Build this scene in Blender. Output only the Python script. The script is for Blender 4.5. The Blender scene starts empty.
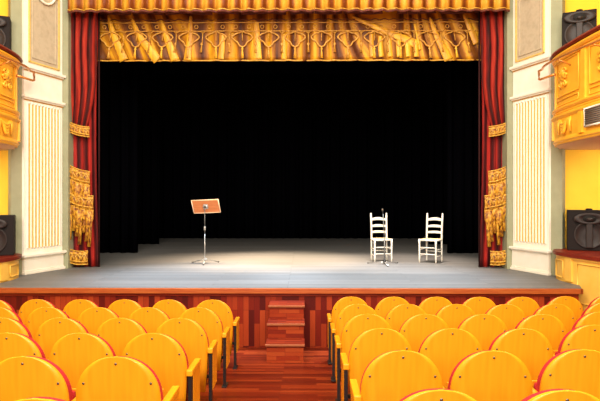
import bpy, bmesh, math, random
from mathutils import Vector, Matrix
PI = math.pi
random.seed(7)
scene = bpy.context.scene
col = scene.collection
F = 530.0
CX, CY, CZ = 0.26, -7.9, 2.227          # camera position
STZ = 0.896                              # stage level
TX = -0.06                               # centre line of the proscenium
RAKE = 0.09                              # slope of the auditorium floor

# ------------------------------------------------------------------ camera
cam_d = bpy.data.cameras.new('camera')
cam = bpy.data.objects.new('camera', cam_d); col.objects.link(cam)
cam_d.sensor_width = 36; cam_d.lens = 36 * F / 600
cam.location = (CX, CY, CZ)
cam.rotation_euler = (PI/2, 0, math.radians(0.5))
cam_d.clip_start = 0.05
scene.camera = cam

# ------------------------------------------------------------------ world, exposure
w = bpy.data.worlds.new('world'); scene.world = w; w.use_nodes = True
w.node_tree.nodes['Background'].inputs[0].default_value = (1.0, 0.88, 0.68, 1)
w.node_tree.nodes['Background'].inputs[1].default_value = 0.16
vs = scene.view_settings
vs.view_transform = 'Standard'; vs.look = 'None'; vs.gamma = 1; vs.use_curve_mapping = False
vs.exposure = 0.0

# ------------------------------------------------------------------ lights
def area(name, loc, target, size, power, color, sy=None, spread=PI):
    l = bpy.data.lights.new(name, 'AREA'); l.energy = power; l.color = color
    l.shape = 'RECTANGLE'; l.size = size; l.size_y = sy or size; l.spread = spread
    o = bpy.data.objects.new(name, l); col.objects.link(o); o.location = loc
    o.rotation_euler = (Vector(target) - Vector(loc)).to_track_quat('-Z', 'Y').to_euler()
    return o
def spot(name, loc, target, power, color, angle, blend=0.6, radius=0.15):
    l = bpy.data.lights.new(name, 'SPOT'); l.energy = power; l.color = color
    l.spot_size = math.radians(angle); l.spot_blend = blend; l.shadow_soft_size = radius
    o = bpy.data.objects.new(name, l); col.objects.link(o); o.location = loc
    o.rotation_euler = (Vector(target) - Vector(loc)).to_track_quat('-Z', 'Y').to_euler()
    return o
area('house_light_ceiling', (0, -5, 8.5), (0, -1.5, 0), 7, 1350, (1.0, 0.90, 0.74))
area('house_light_gallery', (0, -12.5, 5.2), (0, 0, 2.0), 7, 1000, (1.0, 0.91, 0.77), 3)
area('house_light_left', (-3.6, -7, 6.5), (4.6, 1.5, 3.0), 2.5, 200, (1.0, 0.90, 0.74))
area('house_light_right', (3.6, -7, 6.5), (-4.6, 1.5, 3.0), 2.5, 200, (1.0, 0.90, 0.74))
spot('stage_wash_warm_left', (-2.0, 3.7, 7.6), (-1.6, 3.7, STZ), 3600, (1.0, 0.76, 0.52), 40, 1.0, 0.3)
spot('stage_wash_warm_centre', (-0.3, 3.7, 7.6), (-0.3, 3.8, STZ), 9500, (1.0, 0.77, 0.52), 42, 1.0, 0.3)
spot('stage_wash_warm_right', (2.2, 3.6, 7.6), (2.2, 3.5, STZ), 4000, (1.0, 0.82, 0.66), 42, 1.0, 0.3)
spot('stage_wash_cool_left', (-1.6, 1.5, 7.4), (-1.5, 1.3, STZ), 5400, (0.70, 0.84, 1.0), 46, 0.9, 0.3)
spot('stage_wash_cool_right', (1.7, 1.5, 7.4), (1.6, 1.3, STZ), 5000, (0.72, 0.86, 1.0), 46, 0.9, 0.3)
spot('front_of_house_spot', (1.2, -9.5, 6.6), (1.85, 3.4, STZ + 0.5), 1500, (1.0, 0.95, 0.86), 13, 0.8, 0.1)
spot('front_of_house_spot_desk', (-3.0, -9.5, 6.6), (-1.95, 3.3, STZ + 0.9), 130, (1.0, 0.92, 0.8), 10, 0.8, 0.1)

# ------------------------------------------------------------------ materials
def nmat(name, base=(0.8, 0.8, 0.8), rough=0.6, metal=0.0, coat=0.0, spec=0.5):
    m = bpy.data.materials.new(name); m.use_nodes = True
    nt = m.node_tree; b = nt.nodes['Principled BSDF']
    b.inputs['Base Color'].default_value = (*base, 1)
    b.inputs['Roughness'].default_value = rough
    b.inputs['Metallic'].default_value = metal
    b.inputs['Coat Weight'].default_value = coat
    b.inputs['Specular IOR Level'].default_value = spec
    return m, nt, b
def ramp(nt, stops):
    r = nt.nodes.new('ShaderNodeValToRGB'); e = r.color_ramp.elements
    while len(e) < len(stops): e.new(0.5)
    for i, (p, c) in enumerate(stops): e[i].position = p; e[i].color = (*c, 1)
    return r
def coords(nt, scale=(1, 1, 1), rot=(0, 0, 0), kind='Object'):
    t = nt.nodes.new('ShaderNodeTexCoord'); m = nt.nodes.new('ShaderNodeMapping')
    nt.links.new(t.outputs[kind], m.inputs[0])
    m.inputs['Scale'].default_value = scale; m.inputs['Rotation'].default_value = rot
    return m
def noise_mat(name, stops, rough=0.6, scale=(4, 4, 4), nscale=3, detail=5, bump=0.0, **k):
    m, nt, b = nmat(name, stops[0][1], rough, **k)
    mp = coords(nt, scale); n = nt.nodes.new('ShaderNodeTexNoise')
    n.inputs['Scale'].default_value = nscale; n.inputs['Detail'].default_value = detail
    nt.links.new(mp.outputs[0], n.inputs['Vector'])
    r = ramp(nt, stops); nt.links.new(n.outputs['Fac'], r.inputs[0])
    nt.links.new(r.outputs[0], b.inputs['Base Color'])
    if bump:
        bp = nt.nodes.new('ShaderNodeBump'); bp.inputs['Strength'].default_value = bump; bp.inputs['Distance'].default_value = 0.01
        nt.links.new(n.outputs['Fac'], bp.inputs['Height']); nt.links.new(bp.outputs[0], b.inputs['Normal'])
    return m
def plank_mat(name, stops, width, length, rot=(0, 0, 0), rough=0.35, gap=(0.03, 0.01, 0.005), mortar=0.003, coat=0.0, wear=0.25, spec=0.18):
    m, nt, b = nmat(name, stops[0][1], rough, coat=coat, spec=spec)
    mp = coords(nt, (1, 1, 1), rot)
    br = nt.nodes.new('ShaderNodeTexBrick')
    br.inputs['Color1'].default_value = (0, 0, 0, 1); br.inputs['Color2'].default_value = (1, 1, 1, 1)
    br.inputs['Mortar'].default_value = (0.5, 0.5, 0.5, 1)
    br.inputs['Scale'].default_value = 1.0; br.inputs['Mortar Size'].default_value = mortar
    br.inputs['Brick Width'].default_value = length; br.inputs['Row Height'].default_value = width
    br.offset = 0.37; br.offset_frequency = 3
    nt.links.new(mp.outputs[0], br.inputs['Vector'])
    n = nt.nodes.new('ShaderNodeTexNoise'); n.inputs['Scale'].default_value = 6; n.inputs['Detail'].default_value = 6
    mp2 = nt.nodes.new('ShaderNodeMapping'); mp2.inputs['Scale'].default_value = (1, 9, 9)
    nt.links.new(mp.outputs[0], mp2.inputs[0]); nt.links.new(mp2.outputs[0], n.inputs['Vector'])
    mx = nt.nodes.new('ShaderNodeMix'); mx.data_type = 'FLOAT'; mx.inputs[0].default_value = wear
    nt.links.new(br.outputs['Color'], mx.inputs[2]); nt.links.new(n.outputs['Fac'], mx.inputs[3])
    r = ramp(nt, stops); nt.links.new(mx.outputs[0], r.inputs[0])
    mg = nt.nodes.new('ShaderNodeMix'); mg.data_type = 'RGBA'
    nt.links.new(br.outputs['Fac'], mg.inputs[0]); nt.links.new(r.outputs[0], mg.inputs[6])
    mg.inputs[7].default_value = (*gap, 1)
    nt.links.new(mg.outputs[2], b.inputs['Base Color'])
    return m
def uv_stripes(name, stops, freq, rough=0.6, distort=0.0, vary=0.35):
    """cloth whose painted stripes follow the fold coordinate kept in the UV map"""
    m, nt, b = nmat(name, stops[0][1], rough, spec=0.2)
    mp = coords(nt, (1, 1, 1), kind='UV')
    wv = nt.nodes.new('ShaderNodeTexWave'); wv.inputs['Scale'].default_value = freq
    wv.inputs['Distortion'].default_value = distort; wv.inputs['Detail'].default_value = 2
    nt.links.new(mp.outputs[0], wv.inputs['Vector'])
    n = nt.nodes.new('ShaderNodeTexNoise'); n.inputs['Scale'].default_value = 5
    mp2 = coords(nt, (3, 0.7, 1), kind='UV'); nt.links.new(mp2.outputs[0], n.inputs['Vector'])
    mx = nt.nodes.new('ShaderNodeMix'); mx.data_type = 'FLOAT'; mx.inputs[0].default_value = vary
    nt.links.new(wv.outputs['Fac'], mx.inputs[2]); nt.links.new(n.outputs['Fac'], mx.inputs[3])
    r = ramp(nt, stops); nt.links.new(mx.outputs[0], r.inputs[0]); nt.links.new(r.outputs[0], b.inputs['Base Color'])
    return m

M = {}
M['seat_wood'] = noise_mat('varnished yellow plywood', [(0.2, (0.72, 0.26, 0.003)), (0.5, (0.78, 0.305, 0.005)), (0.8, (0.82, 0.35, 0.009))], 0.42, (14, 3, 1.2), 2.2, 6, coat=0.1)
M['red_cloth'] = noise_mat('red upholstery', [(0.3, (0.36, 0.00576, 0.00864)), (0.7, (0.4896, 0.0108, 0.0144))], 0.85, (30, 30, 30), 5)
M['black_metal'] = nmat('black painted steel', (0.012, 0.011, 0.012), 0.4)[0]
M['bolt'] = nmat('dull steel bolt', (0.16, 0.12, 0.09), 0.4, 0.8)[0]
M['aisle'] = plank_mat('red strip parquet', [(0.0, (0.07528, 0.00621, 0.001863)), (0.4, (0.1443, 0.01366, 0.003106)), (0.7, (0.2133, 0.02484, 0.004968)), (1.0, (0.2885, 0.04658, 0.009315))], 0.075, 0.62, rough=0.35, coat=0.0, gap=(0.12, 0.012, 0.004), mortar=0.002)
M['stage_front'] = plank_mat('dark red boards', [(0.0, (0.0595, 0.003666, 0.0022)), (0.40, (0.1275, 0.006598, 0.002932)), (0.65, (0.221, 0.01759, 0.004399)), (1.0, (0.391, 0.05498, 0.01173))], 0.085, 0.55, rot=(PI/2, 0, PI/2), rough=0.5, coat=0.0, gap=(0.07, 0.005, 0.003), mortar=0.002, wear=0.12)
M['steps'] = plank_mat('red step boards', [(0.0, (0.12, 0.0072, 0.00288)), (0.5, (0.24, 0.02304, 0.00504)), (1.0, (0.368, 0.0612, 0.01296))], 0.055, 0.30, rot=(PI/2, 0, 0), rough=0.45, coat=0.0, gap=(0.12, 0.01, 0.004), mortar=0.002)
M['steps_top'] = plank_mat('red tread boards', [(0.0, (0.09, 0.005625, 0.00225)), (0.5, (0.18, 0.01462, 0.003375)), (1.0, (0.27, 0.03375, 0.00675))], 0.06, 0.34, rough=0.45, coat=0.0, gap=(0.12, 0.01, 0.004), mortar=0.002)
M['lip'] = noise_mat('orange varnished edge board', [(0.3, (0.3213, 0.05267, 0.008781)), (0.7, (0.4284, 0.1053, 0.01755))], 0.45, (1.5, 20, 20), 3, coat=0.0)
M['ledge'] = noise_mat('red brown varnished ledge', [(0.3, (0.132, 0.00864, 0.00324)), (0.7, (0.216, 0.0216, 0.00648))], 0.4, (2, 2, 20), 3, spec=0.2)
M['nosing'] = nmat('worn step nosing', (0.34, 0.10, 0.035), 0.35, 0.2)[0]
M['stage'] = plank_mat('grey painted stage boards', [(0.0, (0.115, 0.112, 0.111)), (0.5, (0.155, 0.152, 0.150)), (1.0, (0.195, 0.191, 0.189))], 0.14, 3.2, rough=0.55, gap=(0.07, 0.068, 0.066), mortar=0.003, wear=0.5)
M['yellow_wall'] = noise_mat('yellow plaster wall', [(0.3, (0.92, 0.56, 0.03)), (0.7, (0.95, 0.61, 0.04))], 0.8, (1, 1, 1), 2)
M['balcony'] = noise_mat('glossy orange yellow plaster', [(0.3, (0.90, 0.44, 0.025)), (0.7, (0.95, 0.50, 0.04))], 0.45, (2, 2, 2), 3)
M['parapet'] = noise_mat('soft yellow panelling', [(0.3, (0.88, 0.50, 0.07)), (0.7, (0.94, 0.56, 0.10))], 0.5, (2, 2, 2), 3)
M['soffit'] = nmat('pale pink plaster', (0.80, 0.55, 0.38), 0.8)[0]
M['white'] = noise_mat('cream white paint', [(0.3, (0.85, 0.79, 0.67)), (0.7, (0.89, 0.84, 0.74))], 0.55, (2, 2, 2), 3)
M['green'] = noise_mat('grey green paint', [(0.3, (0.28, 0.28, 0.17)), (0.7, (0.32, 0.32, 0.20))], 0.7, (2, 2, 2), 3)
M['taupe'] = noise_mat('taupe marbled panel', [(0.3, (0.44, 0.36, 0.25)), (0.55, (0.53, 0.44, 0.31)), (0.7, (0.47, 0.39, 0.27))], 0.5, (2, 2, 2), 4, 3)
M['gilt'] = noise_mat('gilt paint', [(0.3, (0.72, 0.46, 0.11)), (0.7, (0.84, 0.58, 0.18))], 0.4, (8, 8, 8), 3, metal=0.1)
M['black_velvet'] = nmat('black stage drape', (0.0016, 0.0016, 0.0026), 0.95, spec=0.0)[0]
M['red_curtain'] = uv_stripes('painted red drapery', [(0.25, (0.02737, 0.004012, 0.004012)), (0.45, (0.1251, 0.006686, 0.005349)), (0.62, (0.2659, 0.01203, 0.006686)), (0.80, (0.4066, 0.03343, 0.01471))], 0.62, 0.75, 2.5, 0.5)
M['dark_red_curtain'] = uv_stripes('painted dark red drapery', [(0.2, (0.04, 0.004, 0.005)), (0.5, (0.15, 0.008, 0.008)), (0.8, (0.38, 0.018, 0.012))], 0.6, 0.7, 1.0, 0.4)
M['gold_cloth'] = noise_mat('gold fringed cloth', [(0.30, (0.078, 0.01482, 0.004446)), (0.42, (0.2964, 0.09633, 0.005928)), (0.55, (0.5616, 0.2519, 0.008892)), (0.72, (0.702, 0.415, 0.04446))], 0.5, (9, 9, 5), 3, 4, bump=0.5)
M['gold_cord'] = noise_mat('gold cord', [(0.3, (0.4675, 0.1938, 0.01615)), (0.7, (0.782, 0.4683, 0.0646))], 0.4, (9, 9, 9), 3)
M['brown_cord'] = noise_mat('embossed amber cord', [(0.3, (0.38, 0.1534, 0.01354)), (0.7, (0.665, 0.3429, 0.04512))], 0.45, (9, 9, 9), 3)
M['fringe'] = uv_stripes('pleated gold valance', [(0.2, (0.1584, 0.03312, 0.003974)), (0.42, (0.3456, 0.1126, 0.006624)), (0.6, (0.504, 0.2252, 0.01325)), (0.85, (0.6048, 0.3312, 0.03312))], 1.0, 0.5, 0.6, 0.3)
M['teaser'] = noise_mat('amber painted drapery', [(0.34, (0.06, 0.012, 0.004)), (0.44, (0.20, 0.055, 0.006)), (0.55, (0.42, 0.15, 0.008)), (0.70, (0.80, 0.40, 0.015))], 0.5, (3.4, 1, 0.7), 2.2, 5)
M['bright_gold'] = noise_mat('bright gold fold', [(0.32, (0.4659, 0.1886, 0.006858)), (0.5, (0.663, 0.3172, 0.01029)), (0.65, (0.7706, 0.4029, 0.01715))], 0.5, (6, 2, 0.5), 2, 2)
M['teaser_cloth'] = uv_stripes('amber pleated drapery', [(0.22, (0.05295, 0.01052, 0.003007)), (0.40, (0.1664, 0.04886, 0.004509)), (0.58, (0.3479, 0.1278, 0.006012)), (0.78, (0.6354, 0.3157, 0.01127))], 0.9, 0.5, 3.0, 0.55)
M['maroon'] = noise_mat('maroon braid', [(0.3, (0.07, 0.010, 0.006)), (0.7, (0.17, 0.03, 0.010))], 0.7, (9, 9, 9), 3)
M['chair_white'] = nmat('white painted chair', (0.88, 0.85, 0.78), 0.5)[0]
M['straw'] = noise_mat('woven straw', [(0.3, (0.58, 0.42, 0.20)), (0.7, (0.78, 0.62, 0.36))], 0.8, (60, 6, 6), 3)
M['desk_wood'] = noise_mat('orange desk wood', [(0.3, (0.44, 0.13, 0.035)), (0.7, (0.54, 0.18, 0.055))], 0.5, (2, 2, 14), 3)
M['desk_edge'] = nmat('pale wood edge', (0.85, 0.62, 0.42), 0.5)[0]
M['steel'] = nmat('brushed steel', (0.50, 0.49, 0.47), 0.35, 0.7)[0]
M['dark_steel'] = nmat('grey steel', (0.20, 0.20, 0.20), 0.35, 0.7)[0]
M['speaker'] = noise_mat('charcoal cabinet', [(0.3, (0.012, 0.009, 0.009)), (0.7, (0.018, 0.013, 0.013))], 0.75, (30, 30, 30), 3, spec=0.2)
M['speaker_cone'] = nmat('speaker cone', (0.026, 0.018, 0.018), 0.5, spec=0.35)[0]
M['speaker_hole'] = nmat('speaker throat', (0.006, 0.005, 0.005), 0.8)[0]
M['brass'] = nmat('warm brass tube', (0.80, 0.34, 0.08), 0.25, 0.6)[0]
M['grille'] = nmat('grey vent grille', (0.20, 0.16, 0.13), 0.6)[0]

# ------------------------------------------------------------------ helpers
def link(name, bm, mat, parent=None, smooth=False, loc=None, rot=None):
    me = bpy.data.meshes.new(name)
    bmesh.ops.recalc_face_normals(bm, faces=bm.faces[:])
    bm.to_mesh(me); bm.free()
    if isinstance(mat, (list, tuple)):
        for m in mat: me.materials.append(m)
    else: me.materials.append(mat)
    if smooth:
        for p in me.polygons: p.use_smooth = True
    o = bpy.data.objects.new(name, me); col.objects.link(o)
    if parent: o.parent = parent
    if loc: o.location = loc
    if rot: o.rotation_euler = rot
    return o
def thing(name, label, cat, loc=(0, 0, 0), rz=0, group=None):
    o = bpy.data.objects.new(name, None); col.objects.link(o)
    o.location = loc; o.rotation_euler = (0, 0, rz); o.empty_display_size = 0.1
    return tag(o, label, cat, group)
def tag(o, label, cat, group=None):
    o['label'] = label; o['category'] = cat
    if group: o['group'] = group
    return o
def struct(name, bm, mat, smooth=False):
    o = link(name, bm, mat, None, smooth); o['kind'] = 'structure'; return o
def add_box(bm, x0, x1, y0, y1, z0, z1, bev=0.0, mat=Matrix()):
    t = bmesh.new()
    vs_ = [t.verts.new((x, y, z)) for x in (x0, x1) for y in (y0, y1) for z in (z0, z1)]
    for f in ((0, 1, 3, 2), (4, 6, 7, 5), (0, 4, 5, 1), (2, 3, 7, 6), (0, 2, 6, 4), (1, 5, 7, 3)):
        t.faces.new([vs_[i] for i in f])
    bmesh.ops.recalc_face_normals(t, faces=t.faces[:])
    if bev: bmesh.ops.bevel(t, geom=t.edges[:], offset=bev, segments=2, affect='EDGES', profile=0.6)
    merge(bm, t, mat)
def merge(bm, t, mat=Matrix()):
    mp = {v: bm.verts.new(mat @ v.co) for v in t.verts}
    for f in t.faces:
        try:
            nf = bm.faces.new([mp[v] for v in f.verts]); nf.smooth = f.smooth; nf.material_index = f.material_index
        except ValueError: pass
    t.free()
def tube(bm, pts, r, n=8, closed=False, radii=None):
    pts = [Vector(p) for p in pts]; N = len(pts); rings = []
    up = None
    for i, p in enumerate(pts):
        a = pts[(i - 1) % N] if (closed or i > 0) else p
        b = pts[(i + 1) % N] if (closed or i < N - 1) else p
        d = (b - a).normalized()
        if up is None:
            up = Vector((0, 0, 1)) if abs(d.z) < 0.9 else Vector((1, 0, 0))
        s = d.cross(up)
        if s.length < 1e-5: up = Vector((1, 0.1, 0)); s = d.cross(up)
        s.normalize(); u = s.cross(d).normalized(); up = u
        rr = radii[i] if radii else r
        rings.append([bm.verts.new(p + s * rr * math.cos(2*PI*k/n) + u * rr * math.sin(2*PI*k/n)) for k in range(n)])
    M_ = N if closed else N - 1
    for i in range(M_):
        a, b = rings[i], rings[(i + 1) % N]
        for k in range(n):
            f = bm.faces.new((a[k], a[(k+1) % n], b[(k+1) % n], b[k])); f.smooth = True
    if not closed:
        bm.faces.new(rings[0][::-1]); bm.faces.new(rings[-1])
def lathe(bm, prof, n=16, mat=Matrix(), squash=1.0):
    """prof: (radius, z)"""
    rings = []
    for r, z in prof:
        rings.append([bm.verts.new(mat @ Vector((max(r, 1e-4)*math.cos(2*PI*k/n), max(r, 1e-4)*squash*math.sin(2*PI*k/n), z))) for k in range(n)])
    for a, b in zip(rings, rings[1:]):
        for k in range(n):
            f = bm.faces.new((a[k], a[(k+1) % n], b[(k+1) % n], b[k])); f.smooth = True
    bm.faces.new(rings[0][::-1]); bm.faces.new(rings[-1])
def prism(bm, outline, y0, y1, yfun=None, bev=0.0, mat=Matrix()):
    """outline of (x,z), extruded along y"""
    t = bmesh.new()
    f_ = yfun or (lambda x, z: 0)
    n = len(outline)
    a = [t.verts.new((x, y0 + f_(x, z), z)) for x, z in outline]
    b = [t.verts.new((x, y1 + f_(x, z), z)) for x, z in outline]
    t.faces.new(a[::-1]); t.faces.new(b)
    for i in range(n): t.faces.new((a[i], a[(i+1) % n], b[(i+1) % n], b[i]))
    merge(bm, t, mat)
def sweep(bm, path, prof, closed_prof=True, cap=True):
    """path: list of (x,y) plan points; prof: list of (offset along left normal, z)"""
    P = [Vector((p[0], p[1], 0)) for p in path]; rings = []
    for i, p in enumerate(P):
        a = P[max(i-1, 0)]; b = P[min(i+1, len(P)-1)]
        d = (b - a).normalized(); nrm = Vector((-d.y, d.x, 0))
        rings.append([bm.verts.new(p + nrm * o + Vector((0, 0, z))) for o, z in prof])
    m = len(prof)
    for a, b in zip(rings, rings[1:]):
        for k in range(m if closed_prof else m - 1):
            f = bm.faces.new((a[k], a[(k+1) % m], b[(k+1) % m], b[k]))
    if cap and closed_prof:
        bm.faces.new(rings[0][::-1]); bm.faces.new(rings[-1])
def crv(pts, n=8):
    """Catmull-Rom through points"""
    P = [Vector(p) for p in pts]; out = []
    for i in range(len(P) - 1):
        p0 = P[max(i-1, 0)]; p1 = P[i]; p2 = P[i+1]; p3 = P[min(i+2, len(P)-1)]
        for k in range(n):
            t = k / n
            out.append(0.5*((2*p1) + (p2-p0)*t + (2*p0-5*p1+4*p2-p3)*t*t + (3*p1-p0-3*p2+p3)*t**3))
    out.append(P[-1]); return out
def zpx(y, d): return CZ + (200 - y) * d / F
def xpx(x, d): return CX + (x - 304.6) * d / F
def grid(bm, nu, nv, fn, uvfn=None):
    uvl = bm.loops.layers.uv.verify()
    V = [[bm.verts.new(fn(i/nu, j/nv)) for j in range(nv+1)] for i in range(nu+1)]
    for i in range(nu):
        for j in range(nv):
            f = bm.faces.new((V[i][j], V[i+1][j], V[i+1][j+1], V[i][j+1])); f.smooth = True
            if uvfn:
                for lp, (a, b) in zip(f.loops, ((i, j), (i+1, j), (i+1, j+1), (i, j+1))):
                    lp[uvl].uv = uvfn(a/nu, b/nv)
def solidify(o, t, off=0):
    md = o.modifiers.new('thick', 'SOLIDIFY'); md.thickness = t; md.offset = off

# ================================================================== STRUCTURE
# raked auditorium floor
bm = bmesh.new()
for (x0, x1, y0, y1) in ((-7.5, 7.5, -10.5, 0.32),):
    a = [bm.verts.new((x, y, -RAKE*y + dz)) for dz in (-0.15, 0) for x, y in ((x0, y0), (x1, y0), (x1, y1), (x0, y1))]
    for f in ((0, 1, 2, 3), (4, 5, 6, 7), (0, 1, 5, 4), (1, 2, 6, 5), (2, 3, 7, 6), (3, 0, 4, 7)): bm.faces.new([a[i] for i in f])
struct('floor', bm, M['aisle'])

# stage deck: plan polygon
def side_pts(s): return s
poly = [(-4.94, 0.17), (4.46, 0.17), (4.60, 0.52), (4.62, 1.2), (4.9, 1.45), (6.5, 2.2), (6.5, 11.2), (-6.5, 11.2), (-6.5, 2.2), (-4.94, 1.4)]
bm = bmesh.new()
a = [bm.verts.new((x, y, STZ)) for x, y in poly]; b = [bm.verts.new((x, y, STZ-0.06)) for x, y in poly]
bm.faces.new(a); bm.faces.new(b[::-1])
for i in range(len(poly)): j = (i+1) % len(poly); bm.faces.new((a[i], a[j], b[j], b[i]))
struct('stage_floor', bm, M['stage'])
# boarded stage front, and its edge board
bm = bmesh.new(); add_box(bm, -4.94, 4.43, 0.20, 0.27, -0.04, STZ-0.065)
add_box(bm, 4.39, 4.43, 0.27, 0.55, -0.06, STZ-0.065)
struct('wall_stage_front', bm, M['stage_front'])
bm = bmesh.new(); add_box(bm, -4.96, 4.46, 0.14, 0.20, STZ-0.085, STZ-0.004, 0.008)
add_box(bm, 4.43, 4.47, 0.14, 0.52, STZ-0.085, STZ-0.004, 0.008)
struct('trim_1', bm, M['lip'])
bm = bmesh.new(); add_box(bm, -4.94, 4.42, 0.18, 0.20, STZ-0.13, STZ-0.085, 0.004)
struct('trim_2', bm, M['ledge'])

# proscenium green returns, yellow walls beside it, side walls, top wall
for s, nm in ((-1, 'left'), (1, 'right')):
    bm = bmesh.new()
    def X(x): return TX - (0.05 if s < 0 else 0) + s*x
    pl = [(4.25, 2.42), (4.38, 2.40), (4.68, 1.56), (4.87, 1.50), (4.98, 1.62), (4.98, 2.9), (4.25, 2.9)]
    a = [bm.verts.new((X(x), y, STZ)) for x, y in pl]; b = [bm.verts.new((X(x), y, 7.8)) for x, y in pl]
    bm.faces.new(a); bm.faces.new(b)
    for i in range(len(pl)): j = (i+1) % len(pl); bm.faces.new((a[i], a[j], b[j], b[i]))
    struct('wall_proscenium_' + nm, bm, M['green'])
    bm = bmesh.new()
    x0, x1 = sorted((X(4.90), X(7.4))); add_box(bm, x0, x1, 1.72, 1.85, -0.1, 7.8)
    struct('wall_box_' + nm, bm, M['yellow_wall'])
    bm = bmesh.new()
    x0, x1 = sorted((X(7.2), X(7.4))); add_box(bm, x0, x1, -10.5, 1.72, -0.1, 7.8)
    struct('wall_' + nm, bm, M['yellow_wall'])
bm = bmesh.new(); add_box(bm, -5.1, 5.0, 2.92, 3.05, 6.15, 9.0)
struct('wall_proscenium_top', bm, M['green'])

# ================================================================== PILASTERS
def pilaster(s, dz, where):
    t = thing('pilaster', 'cream fluted pilaster with gilt grooves and taupe panel, %s of the stage' % where, 'pilaster', (0, 0, 0))
    TL = TX - (0.05 if s < 0 else 0)
    I = Vector((TL + s*4.38, 2.40, 0)); O = Vector((TL + s*4.68, 1.55, 0))
    L = (O - I).length; ux = (O - I).normalized(); n = Vector((-s*abs(ux.y), -abs(ux.x), 0))
    def mt(): return Matrix(((ux.x, n.x, 0, I.x), (ux.y, n.y, 0, I.y), (0, 0, 1, 0), (0, 0, 0, 1)))
    T = mt()
    def bxp(bm, u0, u1, z0, z1, d0, d1, bev=0.004): add_box(bm, u0, u1, d0, d1, z0, z1, bev, T)
    bm = bmesh.new(); bxp(bm, 0.0, L, STZ, 7.6, -0.10, 0.03); link('shaft', bm, M['white'], t)
    zb, zc2, zc1 = 1.235+dz*0.9, 4.105+dz, 4.63+dz*1.4
    bm = bmesh.new()
    bxp(bm, -0.03, L+0.03, STZ, STZ+0.05, 0, 0.085, 0.012); bxp(bm, -0.02, L+0.02, STZ+0.05, STZ+0.075, 0, 0.06, 0.01)
    bxp(bm, -0.01, L+0.01, STZ+0.075, zb-0.03, 0.0, 0.05)
    bxp(bm, -0.045, L+0.045, zb-0.03, zb+0.02, 0, 0.10, 0.014); bxp(bm, -0.02, L+0.02, zb-0.05, zb-0.03, 0, 0.07, 0.006)
    link('base', bm, M['white'], t)
    bm = bmesh.new()
    bxp(bm, -0.03, L+0.03, zc2-0.03, zc2+0.02, 0, 0.09, 0.012); bxp(bm, -0.015, L+0.015, zc2-0.055, zc2-0.03, 0, 0.06, 0.006)
    link('string_course', bm, M['white'], t)
    bm = bmesh.new()
    bxp(bm, -0.03, L+0.03, zc1-0.02, zc1+0.03, 0, 0.10, 0.012); bxp(bm, -0.015, L+0.015, zc1-0.045, zc1-0.02, 0, 0.06, 0.006)
    link('cornice', bm, M['white'], t)
    for zz in (zc2-0.072, zc1-0.062):  # dark strips stand in for the shadow below each moulding
        bm = bmesh.new(); bxp(bm, 0.0, L, zz, zz+0.014, 0.02, 0.045, 0); link('painted_shadow', bm, M['brown_cord'], t)
    bm = bmesh.new(); z0, z1 = zb+0.13, zc2-0.11
    bxp(bm, 0.075, L-0.075, z0, z1, 0.025, 0.034, 0); link('gilt_ground', bm, M['gilt'], t)
    NF = 10; wd = (L-0.15)/NF
    bm = bmesh.new()
    for k in range(NF+1):
        u = 0.075 + wd*k
        pts = [T @ Vector((u, 0.032, z)) for z in (z0-0.01, z0+0.02, z1-0.02, z1+0.012)]
        tube(bm, pts, wd*0.24, 8)
        if k < NF: lathe(bm, [(wd*0.10, -0.016), (wd*0.42, -0.008), (wd*0.42, 0.016), (0.002, 0.03)], 10, T @ Matrix.Translation((u+wd/2, 0.035, z1-0.01)), 0.6)
    link('fluting', bm, M['white'], t)
    bm = bmesh.new(); pz0, pz1 = zc1+0.10, 6.1+dz
    f = 0.028
    for (a, b, c, d) in ((0.09, L-0.09, pz0, pz0+f), (0.09, L-0.09, pz1-f, pz1), (0.09, 0.09+f, pz0, pz1), (L-0.09-f, L-0.09, pz0, pz1)):
        bxp(bm, a, b, c, d, 0.025, 0.062, 0.008)
    link('gilt_frame', bm, M['gilt'], t)
    bm = bmesh.new(); bxp(bm, 0.118, L-0.118, pz0+f, pz1-f, 0.025, 0.040, 0)
    g = 0.018
    for (a, b, c, d) in ((0.17, L-0.17, pz0+0.09, pz0+0.09+g), (0.17, L-0.17, pz1-0.09-g, pz1-0.09), (0.17, 0.17+g, pz0+0.09, pz1-0.09), (L-0.17-g, L-0.17, pz0+0.09, pz1-0.09)):
        bxp(bm, a, b, c, d, 0.036, 0.056, 0.005)
    link('taupe_panel', bm, M['taupe'], t)
    # oval medallion hung over the head of the panel
    zc = 6.22 + dz
    bm = bmesh.new(); ring = []
    for k in range(28):
        a = 2*PI*k/28; ring.append(T @ Vector((L/2 + 0.25*math.cos(a), 0.075, zc + 0.32*math.sin(a))))
    tube(bm, ring, 0.022, 8, True); link('medallion_frame', bm, M['white'], t)
    bm = bmesh.new(); o = [(L/2 + 0.25*math.cos(2*PI*k/28), zc + 0.32*math.sin(2*PI*k/28)) for k in range(28)]
    prism(bm, o, 0.04, 0.068, mat=T); link('medallion_field', bm, M['taupe'], t)
    bm = bmesh.new()
    for k in range(7):
        a = PI*(1.15 + 0.7*k/6)
        tube(bm, crv([T @ Vector((L/2 + r*math.cos(a+b), 0.07 + 0.02*math.sin(r*30), zc + r*1.28*math.sin(a+b))) for r, b in ((0.02, 0), (0.10, 0.12), (0.19, -0.08))], 4), 0.015, 6)
    link('medallion_scrolls', bm, M['gilt'], t)
pilaster(-1, 0.0, 'left')
pilaster(1, 0.10, 'right')

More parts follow.
